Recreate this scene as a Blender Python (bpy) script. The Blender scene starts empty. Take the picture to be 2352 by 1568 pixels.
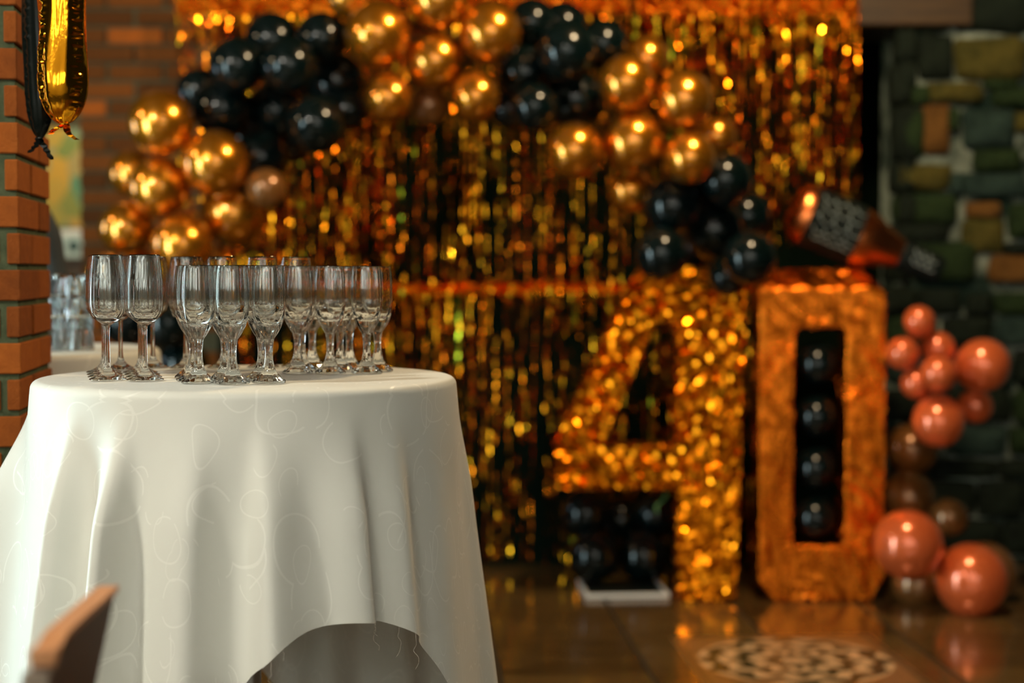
import bpy, bmesh, math, random
from mathutils import Vector, Matrix, noise
C = bpy.context.scene.collection
S = bpy.context.scene
R = math.radians
random.seed(7)
F = 3700.0                      # focal length in pixels of the 2352 x 1568 frame
EYE = 1.30
PITCH = math.atan(159 / F)

# ------------------------------------------------------------------ camera, world, lights, exposure
cam = bpy.data.cameras.new('camera'); cam_o = bpy.data.objects.new('camera', cam); C.objects.link(cam_o)
cam.sensor_width = 36; cam.lens = F / 2352 * 36
cam_o.location = (0, 0, EYE); cam_o.rotation_euler = (R(90) - PITCH, 0, 0)
cam.clip_start = 0.05; cam.clip_end = 60
cam.dof.use_dof = True; cam.dof.focus_distance = 2.80; cam.dof.aperture_fstop = 1.9; cam.dof.aperture_blades = 0
S.camera = cam_o
w = bpy.data.worlds.new('world'); S.world = w; w.use_nodes = True
w.node_tree.nodes['Background'].inputs[0].default_value = (0.75, 0.85, 0.72, 1)
w.node_tree.nodes['Background'].inputs[1].default_value = 0.010

def lamp(name, loc, power, color, radius):
    l = bpy.data.lights.new(name, 'POINT'); l.energy = power; l.color = color; l.shadow_soft_size = radius
    o = bpy.data.objects.new(name, l); o.location = loc; C.objects.link(o); return o
def area(name, loc, rot, sx, sy, power, color):
    l = bpy.data.lights.new(name, 'AREA'); l.shape = 'RECTANGLE'; l.size = sx; l.size_y = sy; l.energy = power; l.color = color
    o = bpy.data.objects.new(name, l); o.location = loc; o.rotation_euler = rot; C.objects.link(o); return o
WARM = (1.0, 0.74, 0.42)
lamp('ceiling_lamp', (0.95, 4.75, 3.5), 210, WARM, 0.13)
lamp('ceiling_lamp', (0.55, -0.4, 3.3), 45, (1.0, 0.90, 0.76), 0.13)
lamp('ceiling_lamp', (-0.9, 0.3, 3.3), 35, (1.0, 0.90, 0.76), 0.13)
lamp('ceiling_lamp', (-2.6, 1.5, 3.1), 235, (1.0, 0.94, 0.80), 0.12)
lamp('ceiling_lamp', (-3.2, 5.0, 2.7), 35, WARM, 0.10)
area('window_and_added_daylight', (-3.2, 3.70, 1.15), (0, R(-90), 0), 2.0, 0.7, 85, (0.72, 0.96, 0.98))
area('window_and_added_daylight', (-3.3, 6.1, 1.6), (0, R(-90), 0), 0.7, 0.3, 6, (0.70, 0.88, 1.0))
for wx in (-3.6, -2.4, -1.2, 0.0, 1.2, 2.4): area('window_and_added_daylight', (wx, -2.33, 2.0), (R(-90), 0, 0), 0.36, 1.0, 22, (0.88, 0.97, 1.0))  # added slit lights behind the camera to streak the glasses white; no real windows
S.view_settings.view_transform = 'Standard'; S.view_settings.look = 'None'
S.view_settings.exposure = 0.22; S.view_settings.gamma = 1.0; S.view_settings.use_curve_mapping = False
S.cycles.max_bounces = 20; S.cycles.transmission_bounces = 20; S.cycles.glossy_bounces = 5; S.cycles.diffuse_bounces = 3
S.cycles.sample_clamp_indirect = 6.0
S.cycles.blur_glossy = 0.3

# ------------------------------------------------------------------ pixel -> world helpers
cp, sp = math.cos(PITCH), math.sin(PITCH)
def ray(px, py):
    a = (px - 1176) / F; b = (784 - py) / F
    return Vector((a, cp + b * sp, -sp + b * cp))
def at(px, py, Y):
    d = ray(px, py); return Vector((0, 0, EYE)) + d * (Y / d.y)
def atz(px, py, z):
    d = ray(px, py); return Vector((0, 0, EYE)) + d * ((z - EYE) / d.z)

# ------------------------------------------------------------------ mesh / object helpers
def mesh(name, v, f, smooth=False):
    m = bpy.data.meshes.new(name); m.from_pydata([tuple(p) for p in v], [], f); m.update()
    if smooth: m.polygons.foreach_set('use_smooth', [True] * len(m.polygons))
    return m
def obj(name, m, mat=None, parent=None, loc=None, rot=None):
    o = bpy.data.objects.new(name, m); C.objects.link(o)
    if mat is not None and m is not None and not m.materials: m.materials.append(mat)
    if parent is not None: o.parent = parent
    if loc is not None: o.location = loc
    if rot is not None: o.rotation_euler = rot
    return o
def tag(o, label=None, cat=None, group=None, kind=None):
    if label: o['label'] = label
    if cat: o['category'] = cat
    if group: o['group'] = group
    if kind: o['kind'] = kind
    return o
def empty(name, loc, label=None, cat=None, group=None, kind=None, rot=None):
    o = bpy.data.objects.new(name, None); o.empty_display_size = 0.05; C.objects.link(o); o.location = loc
    if rot is not None: o.rotation_euler = rot
    return tag(o, label, cat, group, kind)
def copy_tree(o, parent=None):
    c = o.copy(); C.objects.link(c)
    if parent is not None: c.parent = parent
    for ch in list(o.children): copy_tree(ch, c)
    return c
def bm_mesh(name, bm, smooth=False):
    m = bpy.data.meshes.new(name); bm.to_mesh(m); bm.free()
    if smooth: m.polygons.foreach_set('use_smooth', [True] * len(m.polygons))
    return m
def box(name, x0, y0, z0, x1, y1, z1, bev=0.0, seg=1):
    bm = bmesh.new(); bmesh.ops.create_cube(bm, size=1)
    for v in bm.verts:
        v.co = Vector(((x0 + x1) / 2 + v.co.x * (x1 - x0), (y0 + y1) / 2 + v.co.y * (y1 - y0), (z0 + z1) / 2 + v.co.z * (z1 - z0)))
    if bev > 0: bmesh.ops.bevel(bm, geom=bm.edges[:], offset=bev, segments=seg, affect='EDGES', profile=0.6)
    return bm_mesh(name, bm)
def spline(pts, n=3):
    out = []
    for i in range(len(pts) - 1):
        p0 = pts[max(i - 1, 0)]; p1 = pts[i]; p2 = pts[i + 1]; p3 = pts[min(i + 2, len(pts) - 1)]
        for k in range(n):
            t = k / n; q = []
            for a, b, c, d in zip(p0, p1, p2, p3):
                q.append(0.5 * (2 * b + (c - a) * t + (2 * a - 5 * b + 4 * c - d) * t * t + (3 * b - a - 3 * c + d) * t ** 3))
            out.append(tuple(q))
    out.append(tuple(pts[-1])); return out
def lathe(name, prof, n=32, mod=None, smooth=True):
    """prof: list of (r, z); poles where r == 0; mod(r, z, angle) -> r"""
    v = []; f = []; rows = []
    for r, z in prof:
        if r <= 1e-6: rows.append([len(v)]); v.append((0, 0, z)); continue
        row = []
        for k in range(n):
            a = 2 * math.pi * k / n; rr = mod(r, z, a) if mod else r
            row.append(len(v)); v.append((rr * math.cos(a), rr * math.sin(a), z))
        rows.append(row)
    for a, b in zip(rows, rows[1:]):
        for k in range(n):
            k2 = (k + 1) % n
            if len(a) == 1 and len(b) == 1: continue
            if len(a) == 1: f.append((a[0], b[k2], b[k]))
            elif len(b) == 1: f.append((a[k], a[k2], b[0]))
            else: f.append((a[k], a[k2], b[k2], b[k]))
    return mesh(name, v, f, smooth)
def tube(name, pts, rad, n=6, smooth=True):
    v = []; f = []; pts = [Vector(p) for p in pts]
    for i, p in enumerate(pts):
        t = (pts[min(i + 1, len(pts) - 1)] - pts[max(i - 1, 0)]).normalized()
        a = t.cross(Vector((0, 0, 1)) if abs(t.z) < 0.9 else Vector((1, 0, 0))).normalized(); b = t.cross(a)
        r = rad(i / (len(pts) - 1)) if callable(rad) else rad
        for k in range(n):
            an = 2 * math.pi * k / n; v.append(p + (a * math.cos(an) + b * math.sin(an)) * r)
    for i in range(len(pts) - 1):
        for k in range(n):
            k2 = (k + 1) % n; f.append((i * n + k, i * n + k2, (i + 1) * n + k2, (i + 1) * n + k))
    f.append(tuple(range(n - 1, -1, -1))); f.append(tuple(range((len(pts) - 1) * n, len(pts) * n)))
    return mesh(name, v, f, smooth)

# ------------------------------------------------------------------ materials
def mat(name, color, rough=0.5, metal=0.0, spec=0.5, coat=0.0, coat_rough=0.05, sheen=0.0):
    m = bpy.data.materials.new(name); m.use_nodes = True
    b = m.node_tree.nodes['Principled BSDF']
    b.inputs['Base Color'].default_value = (*color, 1); b.inputs['Roughness'].default_value = rough
    b.inputs['Metallic'].default_value = metal; b.inputs['Specular IOR Level'].default_value = spec
    b.inputs['Coat Weight'].default_value = coat; b.inputs['Coat Roughness'].default_value = coat_rough
    b.inputs['Sheen Weight'].default_value = sheen
    return m
def nodes(m): return m.node_tree.nodes, m.node_tree.links, m.node_tree.nodes['Principled BSDF']
def add(m, kind, **kw):
    n = m.node_tree.nodes.new(kind)
    for k, v in kw.items():
        if k in n.inputs.keys(): n.inputs[k].default_value = v
        else: setattr(n, k, v)
    return n
def coords(m, kind='Object', scale=(1, 1, 1), rot=(0, 0, 0)):
    tc = add(m, 'ShaderNodeTexCoord'); mp = add(m, 'ShaderNodeMapping')
    mp.inputs['Scale'].default_value = scale; mp.inputs['Rotation'].default_value = rot
    m.node_tree.links.new(tc.outputs[kind], mp.inputs['Vector']); return mp.outputs['Vector']
def ramp(m, fac, stops):
    r = add(m, 'ShaderNodeValToRGB'); e = r.color_ramp.elements
    while len(e) < len(stops): e.new(0.5)
    for el, (p, c) in zip(e, stops): el.position = p; el.color = (*c, 1)
    m.node_tree.links.new(fac, r.inputs['Fac']); return r.outputs['Color']
def tex_noise(m, vec, scale, detail=4, rough=0.55, dist=0.0):
    n = add(m, 'ShaderNodeTexNoise'); n.inputs['Scale'].default_value = scale; n.inputs['Detail'].default_value = detail
    n.inputs['Roughness'].default_value = rough; n.inputs['Distortion'].default_value = dist
    if vec is not None: m.node_tree.links.new(vec, n.inputs['Vector'])
    return n.outputs['Fac']
def math_n(m, op, a, b=None):
    n = add(m, 'ShaderNodeMath', operation=op)
    for i, x in enumerate((a, b)):
        if x is None: continue
        if isinstance(x, (int, float)): n.inputs[i].default_value = x
        else: m.node_tree.links.new(x, n.inputs[i])
    return n.outputs[0]
def bump(m, h, strength=0.3, dist=0.01):
    b = add(m, 'ShaderNodeBump'); b.inputs['Strength'].default_value = strength; b.inputs['Distance'].default_value = dist
    m.node_tree.links.new(h, b.inputs['Height']); return b.outputs['Normal']
def mix(m, fac, a, b):
    n = add(m, 'ShaderNodeMix', data_type='RGBA')
    for i, x in ((0, fac), (6, a), (7, b)):
        if isinstance(x, (int, float)): n.inputs[i].default_value = x
        elif isinstance(x, tuple): n.inputs[i].default_value = (*x, 1)
        else: m.node_tree.links.new(x, n.inputs[i])
    return n.outputs[2]
def rnd(m): return add(m, 'ShaderNodeObjectInfo').outputs['Random']

def stone_like(name, stops, rough, nscale, bstr, bdist, vary=0.6):
    """colour = random pick per piece from the ramp, broken up by grain noise"""
    m = mat(name, (0.5, 0.5, 0.5), rough, spec=0.15); n, l, b = nodes(m)
    v = coords(m); nz = tex_noise(m, v, nscale, 6, 0.65)
    f = math_n(m, 'ADD', math_n(m, 'MULTIPLY', rnd(m), vary), math_n(m, 'MULTIPLY', nz, 1 - vary))
    l.new(ramp(m, f, stops), b.inputs['Base Color'])
    l.new(bump(m, tex_noise(m, v, nscale * 3, 6, 0.7), bstr, bdist), b.inputs['Normal'])
    return m
M = {}
M['brick'] = stone_like('red_brick', [(0.0, (0.10, 0.025, 0.005)), (0.35, (0.22, 0.058, 0.010)), (0.7, (0.34, 0.092, 0.014)), (1.0, (0.46, 0.14, 0.020))], 0.85, 30, 0.8, 0.005, 0.45)
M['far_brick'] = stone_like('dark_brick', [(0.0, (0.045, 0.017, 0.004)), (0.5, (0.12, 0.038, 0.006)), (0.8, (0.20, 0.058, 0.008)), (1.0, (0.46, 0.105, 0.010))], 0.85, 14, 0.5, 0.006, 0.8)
M['mortar'] = stone_like('grey_mortar', [(0.2, (0.03, 0.045, 0.022)), (0.8, (0.11, 0.13, 0.07))], 0.95, 40, 0.6, 0.004, 0.1)
M['dark_mortar'] = stone_like('dark_mortar', [(0.2, (0.045, 0.045, 0.025)), (0.8, (0.10, 0.09, 0.05))], 0.95, 30, 0.6, 0.004, 0.1)
M['pale_mortar'] = stone_like('pale_mortar', [(0.46, (0.010, 0.024, 0.019)), (0.64, (0.34, 0.40, 0.33))], 0.95, 3.0, 0.7, 0.02, 0.05)
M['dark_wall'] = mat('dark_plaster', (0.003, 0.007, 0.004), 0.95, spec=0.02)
M['far_wall'] = mat('far_plaster', (0.05, 0.045, 0.02), 0.9)
def stone_mat(name, a, c):
    m = mat(name, a, 0.8, spec=0.2); n, l, b = nodes(m); v = coords(m, 'Object')
    nz = tex_noise(m, v, 9, 6, 0.65)
    l.new(ramp(m, nz, [(0.3, a), (0.62, c)]), b.inputs['Base Color'])
    l.new(bump(m, tex_noise(m, v, 16, 7, 0.7), 0.9, 0.02), b.inputs['Normal']); return m
M['st_olive'] = stone_mat('stone_olive', (0.03, 0.033, 0.006), (0.10, 0.085, 0.016))
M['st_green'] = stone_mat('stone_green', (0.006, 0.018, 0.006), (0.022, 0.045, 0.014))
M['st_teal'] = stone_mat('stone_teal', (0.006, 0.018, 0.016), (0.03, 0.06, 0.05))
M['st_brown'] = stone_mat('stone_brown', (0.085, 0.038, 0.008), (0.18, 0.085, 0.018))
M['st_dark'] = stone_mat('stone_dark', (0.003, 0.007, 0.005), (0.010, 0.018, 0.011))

def wood(name, a, c, scale=(2, 30, 30), rough=0.5, rot=(0, 0, 0)):
    m = mat(name, a, rough); n, l, b = nodes(m); v = coords(m, 'Object', scale, rot)
    nz = tex_noise(m, v, 1.5, 8, 0.6, 0.6)
    l.new(ramp(m, nz, [(0.3, a), (0.7, c)]), b.inputs['Base Color'])
    l.new(bump(m, nz, 0.2, 0.003), b.inputs['Normal']); return m
M['beam'] = wood('beam_timber', (0.028, 0.014, 0.003), (0.075, 0.038, 0.009), (3, 25, 25))
M['chair_dark'] = wood('chair_dark_wood', (0.055, 0.028, 0.018), (0.085, 0.045, 0.03), (20, 20, 3), 0.5)
M['chair_edge'] = wood('chair_edge_wood', (0.50, 0.22, 0.09), (0.62, 0.30, 0.14), (20, 3, 20), 0.45)

def tile_mat():
    m = mat('floor_tile', (0.10, 0.06, 0.02), 0.22); n, l, b = nodes(m); b.inputs['Specular IOR Level'].default_value = 0.85
    v = coords(m, 'Object', (1, 3, 1)); nz = tex_noise(m, v, 3.5, 7, 0.65)
    f = math_n(m, 'ADD', math_n(m, 'MULTIPLY', rnd(m), 0.25), math_n(m, 'MULTIPLY', nz, 0.8))
    l.new(ramp(m, f, [(0.3, (0.05, 0.026, 0.008)), (0.55, (0.11, 0.06, 0.018)), (0.8, (0.17, 0.10, 0.03))]), b.inputs['Base Color'])
    l.new(math_n(m, 'ADD', math_n(m, 'MULTIPLY', tex_noise(m, v, 9, 4), 0.16), 0.05), b.inputs['Roughness'])
    l.new(bump(m, tex_noise(m, coords(m, 'Object', (1, 1, 1)), 7, 3), 0.12, 0.01), b.inputs['Normal']); return m
M['tile'] = tile_mat()
M['grout'] = mat('floor_grout', (0.016, 0.014, 0.008), 0.8)

def medallion_mat():
    m = mat('medallion_print', (0.2, 0.15, 0.08), 0.28); n, l, b = nodes(m)
    v = coords(m, 'Object'); sx = add(m, 'ShaderNodeSeparateXYZ'); l.new(v, sx.inputs[0]); x, y = sx.outputs[0], sx.outputs[1]
    rr = math_n(m, 'SQRT', math_n(m, 'ADD', math_n(m, 'MULTIPLY', x, x), math_n(m, 'MULTIPLY', y, y)))
    an = math_n(m, 'ARCTAN2', y, x)
    pet = math_n(m, 'MULTIPLY', math_n(m, 'SINE', math_n(m, 'MULTIPLY', an, 12)), 0.016)
    r2 = math_n(m, 'ADD', rr, pet)
    rings = math_n(m, 'SINE', math_n(m, 'MULTIPLY', r2, 62))
    pet2 = math_n(m, 'SINE', math_n(m, 'MULTIPLY', an, 16))
    inside = math_n(m, 'LESS_THAN', rr, 0.325)
    pat = math_n(m, 'GREATER_THAN', math_n(m, 'ADD', rings, math_n(m, 'MULTIPLY', pet2, 0.6)), 0.15)
    mx = math_n(m, 'MAXIMUM', math_n(m, 'ABSOLUTE', x), math_n(m, 'ABSOLUTE', y))
    border = math_n(m, 'MULTIPLY', math_n(m, 'GREATER_THAN', mx, 0.332), math_n(m, 'LESS_THAN', mx, 0.354))
    chk = add(m, 'ShaderNodeTexChecker'); chk.inputs['Scale'].default_value = 40; l.new(v, chk.inputs['Vector'])
    base = mix(m, tex_noise(m, v, 8, 5), (0.17, 0.085, 0.025), (0.26, 0.14, 0.05))
    c1 = mix(m, pat, (0.022, 0.036, 0.016), (0.62, 0.42, 0.22))
    c2 = mix(m, inside, base, c1)
    c3 = mix(m, math_n(m, 'MULTIPLY', border, math_n(m, 'ADD', math_n(m, 'MULTIPLY', chk.outputs['Fac'], 0.6), 0.4)), c2, (0.035, 0.035, 0.015))
    l.new(c3, b.inputs['Base Color']); return m
M['medallion'] = medallion_mat()

def cloth_mat(name, color, swirl=True):
    m = mat(name, color, 0.62, sheen=0.15); n, l, b = nodes(m); b.inputs['Specular IOR Level'].default_value = 0.35
    uv = coords(m, 'UV')
    fine = tex_noise(m, uv, 900, 2)
    if swirl:
        masks = []
        for sc, r0, off in ((7.0, 0.26, 0.0), (9.0, 0.22, 3.7), (5.5, 0.30, 8.1)):
            mp = add(m, 'ShaderNodeMapping'); mp.inputs['Location'].default_value = (off, off * 0.7, 0); l.new(uv, mp.inputs['Vector'])
            nz = add(m, 'ShaderNodeTexNoise'); nz.inputs['Scale'].default_value = 6; nz.inputs['Detail'].default_value = 1; l.new(mp.outputs[0], nz.inputs['Vector'])
            vm = add(m, 'ShaderNodeVectorMath', operation='MULTIPLY_ADD'); l.new(nz.outputs['Color'], vm.inputs[0]); vm.inputs[1].default_value = (0.09, 0.09, 0); l.new(mp.outputs[0], vm.inputs[2])
            vo = add(m, 'ShaderNodeTexVoronoi', voronoi_dimensions='2D'); vo.inputs['Scale'].default_value = sc; l.new(vm.outputs[0], vo.inputs['Vector'])
            dsm = math_n(m, 'ABSOLUTE', math_n(m, 'SUBTRACT', vo.outputs['Distance'], r0))
            ln = math_n(m, 'LESS_THAN', dsm, 0.011)
            gap = math_n(m, 'GREATER_THAN', tex_noise(m, mp.outputs[0], 9, 1), 0.47)
            masks.append(math_n(m, 'MULTIPLY', ln, gap))
        mk = math_n(m, 'MAXIMUM', math_n(m, 'MAXIMUM', masks[0], masks[1]), masks[2])
        col = mix(m, mk, color, tuple(min(1, c * 1.0 + 0.075) for c in color))
        l.new(col, b.inputs['Base Color'])
        l.new(math_n(m, 'SUBTRACT', 0.62, math_n(m, 'MULTIPLY', mk, 0.22)), b.inputs['Roughness'])
    l.new(bump(m, fine, 0.12, 0.001), b.inputs['Normal']); return m
M['cloth'] = cloth_mat('white_damask', (0.70, 0.71, 0.65))
M['thread'] = mat('cotton_thread', (0.75, 0.70, 0.62), 0.8)

def glass_mat():
    m = bpy.data.materials.new('clear_glass'); m.use_nodes = True; n = m.node_tree.nodes; n.clear()
    o = n.new('ShaderNodeOutputMaterial'); g = n.new('ShaderNodeBsdfGlass'); g.inputs['IOR'].default_value = 1.48
    g.inputs['Roughness'].default_value = 0.0; g.inputs['Color'].default_value = (0.985, 0.99, 0.985, 1)
    m.node_tree.links.new(g.outputs[0], o.inputs[0]); return m
M['glass'] = glass_mat()

def foil(name, a, c, rough, scale, bstr, stretch=(1, 1, 1), rot=(0, 0, 0), metal=1.0, bdist=0.01):
    m = mat(name, a, rough, metal); n, l, b = nodes(m); v = coords(m, 'Object', stretch, rot)
    l.new(mix(m, tex_noise(m, v, scale * 0.4, 3), a, c), b.inputs['Base Color'])
    if bstr > 0:
        h = math_n(m, 'ADD', tex_noise(m, v, scale, 5, 0.6, 0.8), math_n(m, 'MULTIPLY', tex_noise(m, v, scale * 3, 3), 0.35))
        l.new(bump(m, h, bstr, bdist), b.inputs['Normal'])
    return m
M['foil_four'] = foil('gold_foil', (0.95, 0.33, 0.008), (0.90, 0.19, 0.005), 0.17, 30, 0.0)
M['foil_zero'] = foil('copper_gold_foil', (0.98, 0.25, 0.018), (0.90, 0.17, 0.010), 0.20, 12, 0.35, (2.4, 1, 0.6), (0, R(35), 0), bdist=0.02)
M['foil_header'] = foil('gold_film', (0.60, 0.20, 0.010), (0.50, 0.12, 0.006), 0.24, 14, 0.9, (0.6, 1, 2))
M['foil_rose'] = foil('rose_gold_foil', (0.85, 0.27, 0.08), (0.80, 0.20, 0.05), 0.26, 6, 0.25)
M['foil_gold'] = foil('gold_balloon_foil', (1.0, 0.46, 0.02), (0.95, 0.34, 0.01), 0.12, 10, 0.10)
M['foil_black'] = mat('black_foil', (0.003, 0.005, 0.004), 0.20, 0.0, 0.28)
def strand_mat():
    m = mat('tinsel_foil', (0.9, 0.45, 0.05), 0.16, 1.0); n, l, b = nodes(m)
    l.new(ramp(m, rnd(m), [(0.0, (0.90, 0.17, 0.006)), (0.35, (0.92, 0.27, 0.008)), (0.7, (0.92, 0.38, 0.012)), (0.93, (0.90, 0.45, 0.02)), (1.0, (0.45, 0.55, 0.03))]), b.inputs['Base Color'])
    return m
M['strand'] = strand_mat()
M['gold_balloon'] = mat('gold_chrome_latex', (0.70, 0.255, 0.010), 0.24, 0.88, coat=1.0, coat_rough=0.03)
M['black_balloon'] = mat('black_latex', (0.002, 0.006, 0.006), 0.13, 0.0, 0.38)
M['rose_balloon'] = mat('rose_gold_latex', (0.78, 0.15, 0.040), 0.22, 0.35, 0.6, coat=0.7, coat_rough=0.06)
M['dim_balloon'] = mat('bronze_and_shaded_latex', (0.26, 0.105, 0.025), 0.25, 0.45, 0.6, coat=0.5, coat_rough=0.08)  # darker latex; for the gold balloons set back, shade is in its colour
M['white'] = mat('white_board', (0.75, 0.74, 0.70), 0.5)
M['black'] = mat('matt_black', (0.004, 0.008, 0.007), 0.6, spec=0.2)
M['silver'] = mat('silver_print', (0.30, 0.37, 0.37), 0.45, 0.2)
M['steel'] = mat('brushed_steel', (0.45, 0.45, 0.43), 0.35, 1.0)
M['wool'] = mat('black_wool', (0.008, 0.013, 0.014), 0.85, sheen=0.2)
M['ribbon'] = mat('green_ribbon', (0.05, 0.16, 0.05), 0.5)

# ------------------------------------------------------------------ structure: floor
floor = tag(obj('floor', box('floor', -5, -2.5, -0.06, 5, 11, -0.006), M['grout']), kind='structure')
TS = 0.49; ang = math.atan(256 / F)
ux = Vector((math.cos(ang), math.sin(ang), 0)); uy = Vector((-math.sin(ang), math.cos(ang), 0))
org = atz(1695, 1400, 0); org = org + uy * (5.70 - org.y)           # a corner on line C, row line at Y = 5.70
tile_m = box('tile', -TS / 2 + 0.008, -TS / 2 + 0.0018, -0.008, TS / 2 - 0.008, TS / 2 - 0.0018, 0.0, 0.0)
tile_m.materials.append(M['tile'])
for i in range(-8, 6):
    for j in range(-11, 4):
        c = org + ux * ((i + 0.5) * TS) + uy * ((j + 0.5) * TS)
        if abs(c.x) > 3.6: continue
        obj('tile', tile_m, None, floor, c, (0, 0, ang))
mc = org + uy * (-0.36) + ux * 0.02
obj('medallion', box('medallion', -0.36, -0.36, -0.004, 0.36, 0.36, 0.002, 0.001), M['medallion'], floor, mc, (0, 0, ang))['label'] = 'square floor inlay with a rosette pattern of rings and petals'

# ------------------------------------------------------------------ structure: walls behind
YW = 7.12
tag(obj('ceiling', box('ceiling', -5, -2.5, 3.85, 5, 11, 3.95), M['beam']), kind='structure')
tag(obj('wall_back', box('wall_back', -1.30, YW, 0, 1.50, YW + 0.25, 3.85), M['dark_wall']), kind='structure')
tag(obj('wall_front', box('wall_front', -5, -2.5, 0, 5, -2.35, 3.85), mat('pale_plaster', (0.5, 0.48, 0.42), 0.9)), kind='structure')
tag(obj('wall_far', box('wall_far', -5, 10.0, 0, 5, 10.15, 3.85), M['far_wall']), kind='structure')
xl = at(186, 600, YW).x
wbl = tag(obj('wall_left', box('wall_left', xl + 0.004, YW + 0.014, 0, -1.30, YW + 0.25, 3.85), M['dark_mortar']), kind='structure')
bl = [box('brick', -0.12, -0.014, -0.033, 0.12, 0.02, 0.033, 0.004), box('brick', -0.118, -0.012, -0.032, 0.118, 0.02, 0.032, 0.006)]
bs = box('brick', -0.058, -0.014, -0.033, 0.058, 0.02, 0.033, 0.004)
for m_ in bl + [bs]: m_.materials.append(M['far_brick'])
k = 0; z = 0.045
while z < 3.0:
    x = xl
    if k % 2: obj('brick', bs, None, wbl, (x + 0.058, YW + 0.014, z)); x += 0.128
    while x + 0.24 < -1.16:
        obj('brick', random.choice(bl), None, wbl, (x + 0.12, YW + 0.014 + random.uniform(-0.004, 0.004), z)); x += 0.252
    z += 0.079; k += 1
# stone wall on the right with a dark opening beside it
x0s = at(2093, 600, YW).x
wr = tag(obj('wall_right', box('wall_right', x0s, YW + 0.02, 0, 5, YW + 0.6, 3.85), M['pale_mortar']), kind='structure')
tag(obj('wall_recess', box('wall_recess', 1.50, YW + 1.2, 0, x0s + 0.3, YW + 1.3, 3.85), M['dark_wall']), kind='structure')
def stone_mesh(x0, y0, x1, y1, seed):
    """an uneven rounded stone face, px rectangle on the wall plane"""
    a = at(x0, y0, YW); b = at(x1, y1, YW); cx, cz = (a.x + b.x) / 2, (a.z + b.z) / 2
    hw, hh = abs(b.x - a.x) / 2 + 0.012, abs(a.z - b.z) / 2 + 0.008; rs = random.Random(seed)
    ring = []; n = 14
    for kk in range(n):
        t = 2 * math.pi * kk / n; c_, s_ = math.cos(t), math.sin(t); p = 0.30
        ring.append((hw * math.copysign(abs(c_) ** p, c_) * rs.uniform(0.9, 1.04), hh * math.copysign(abs(s_) ** p, s_) * rs.uniform(0.88, 1.05)))
    v = []; f = []
    for sc, yy in ((1.0, 0.03), (0.98, -0.012), (0.85, -0.035 - rs.uniform(0, 0.012)), (0.45, -0.042 - rs.uniform(0, 0.015))):
        for x, zz in ring: v.append((x * sc, yy + rs.uniform(-0.006, 0.006) * (yy < 0), zz * sc))
    v.append((0, -0.048, 0))
    for r_ in range(3):
        for kk in range(n):
            k2 = (kk + 1) % n; f.append((r_ * n + kk, r_ * n + k2, (r_ + 1) * n + k2, (r_ + 1) * n + kk))
    for kk in range(n): f.append((3 * n + kk, 3 * n + (kk + 1) % n, 4 * n))
    return mesh('stone', v, f, True), Vector((cx, YW + 0.02, cz))
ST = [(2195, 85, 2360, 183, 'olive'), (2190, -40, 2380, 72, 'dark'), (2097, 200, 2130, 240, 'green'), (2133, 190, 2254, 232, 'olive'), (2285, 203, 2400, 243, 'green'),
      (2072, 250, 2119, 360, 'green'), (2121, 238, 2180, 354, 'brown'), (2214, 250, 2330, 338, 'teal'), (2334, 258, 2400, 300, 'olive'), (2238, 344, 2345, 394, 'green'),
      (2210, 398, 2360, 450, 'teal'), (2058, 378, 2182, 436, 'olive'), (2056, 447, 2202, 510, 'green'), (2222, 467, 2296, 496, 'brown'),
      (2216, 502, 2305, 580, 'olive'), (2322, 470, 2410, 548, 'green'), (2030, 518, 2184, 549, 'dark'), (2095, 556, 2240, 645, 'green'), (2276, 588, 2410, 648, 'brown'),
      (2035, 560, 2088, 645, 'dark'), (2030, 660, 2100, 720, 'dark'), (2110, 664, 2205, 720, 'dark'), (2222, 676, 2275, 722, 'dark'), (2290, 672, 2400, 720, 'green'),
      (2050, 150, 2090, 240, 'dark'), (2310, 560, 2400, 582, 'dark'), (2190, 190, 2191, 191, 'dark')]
ST.pop(); ST += [(2112, 78, 2188, 178, 'dark'), (2100, -30, 2182, 70, 'dark'), (2060, 62, 2104, 142, 'dark'), (2058, 240, 2074, 368, 'dark'), (2052, 378, 2060, 440, 'dark'), (2186, 398, 2206, 450, 'teal'), (2182, 250, 2196, 300, 'green'), (2262, 186, 2340, 200, 'green'), (2306, 395, 2360, 400, 'dark')]; ST.pop(); ST += [(2068, 372, 2100, 442, 'dark'), (2066, 446, 2098, 512, 'dark'), (2072, 236, 2104, 370, 'dark'), (2070, 142, 2100, 200, 'dark'), (2064, 514, 2100, 556, 'dark')]  # narrow left-edge stones are added dark; the edge's shade is in their colour
rs = random.Random(3); y = 728
for hgt in (78, 92, 84, 76, 46, 90, 88, 84, 90, 70):
    x = 2052 - rs.uniform(0, 40)
    while x < 2400:
        w_ = rs.uniform(70, 150)
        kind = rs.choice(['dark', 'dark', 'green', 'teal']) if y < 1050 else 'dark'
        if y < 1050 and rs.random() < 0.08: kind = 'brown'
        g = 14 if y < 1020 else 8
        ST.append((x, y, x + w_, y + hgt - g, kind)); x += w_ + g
    y += hgt
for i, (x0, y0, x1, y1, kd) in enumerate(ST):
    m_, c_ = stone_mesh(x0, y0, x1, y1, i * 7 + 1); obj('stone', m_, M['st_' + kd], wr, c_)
a = at(1985, 52, YW - 0.12); b = at(2240, 52, YW - 0.12)
tb = tag(obj('trim_1', box('trim_1', -0.30, -0.10, 0, 0.30, 0.40, 0.34, 0.008), M['beam'], None, ((a.x + b.x) / 2 - 0.05, YW + 0.05, a.z)), kind='structure')

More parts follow.
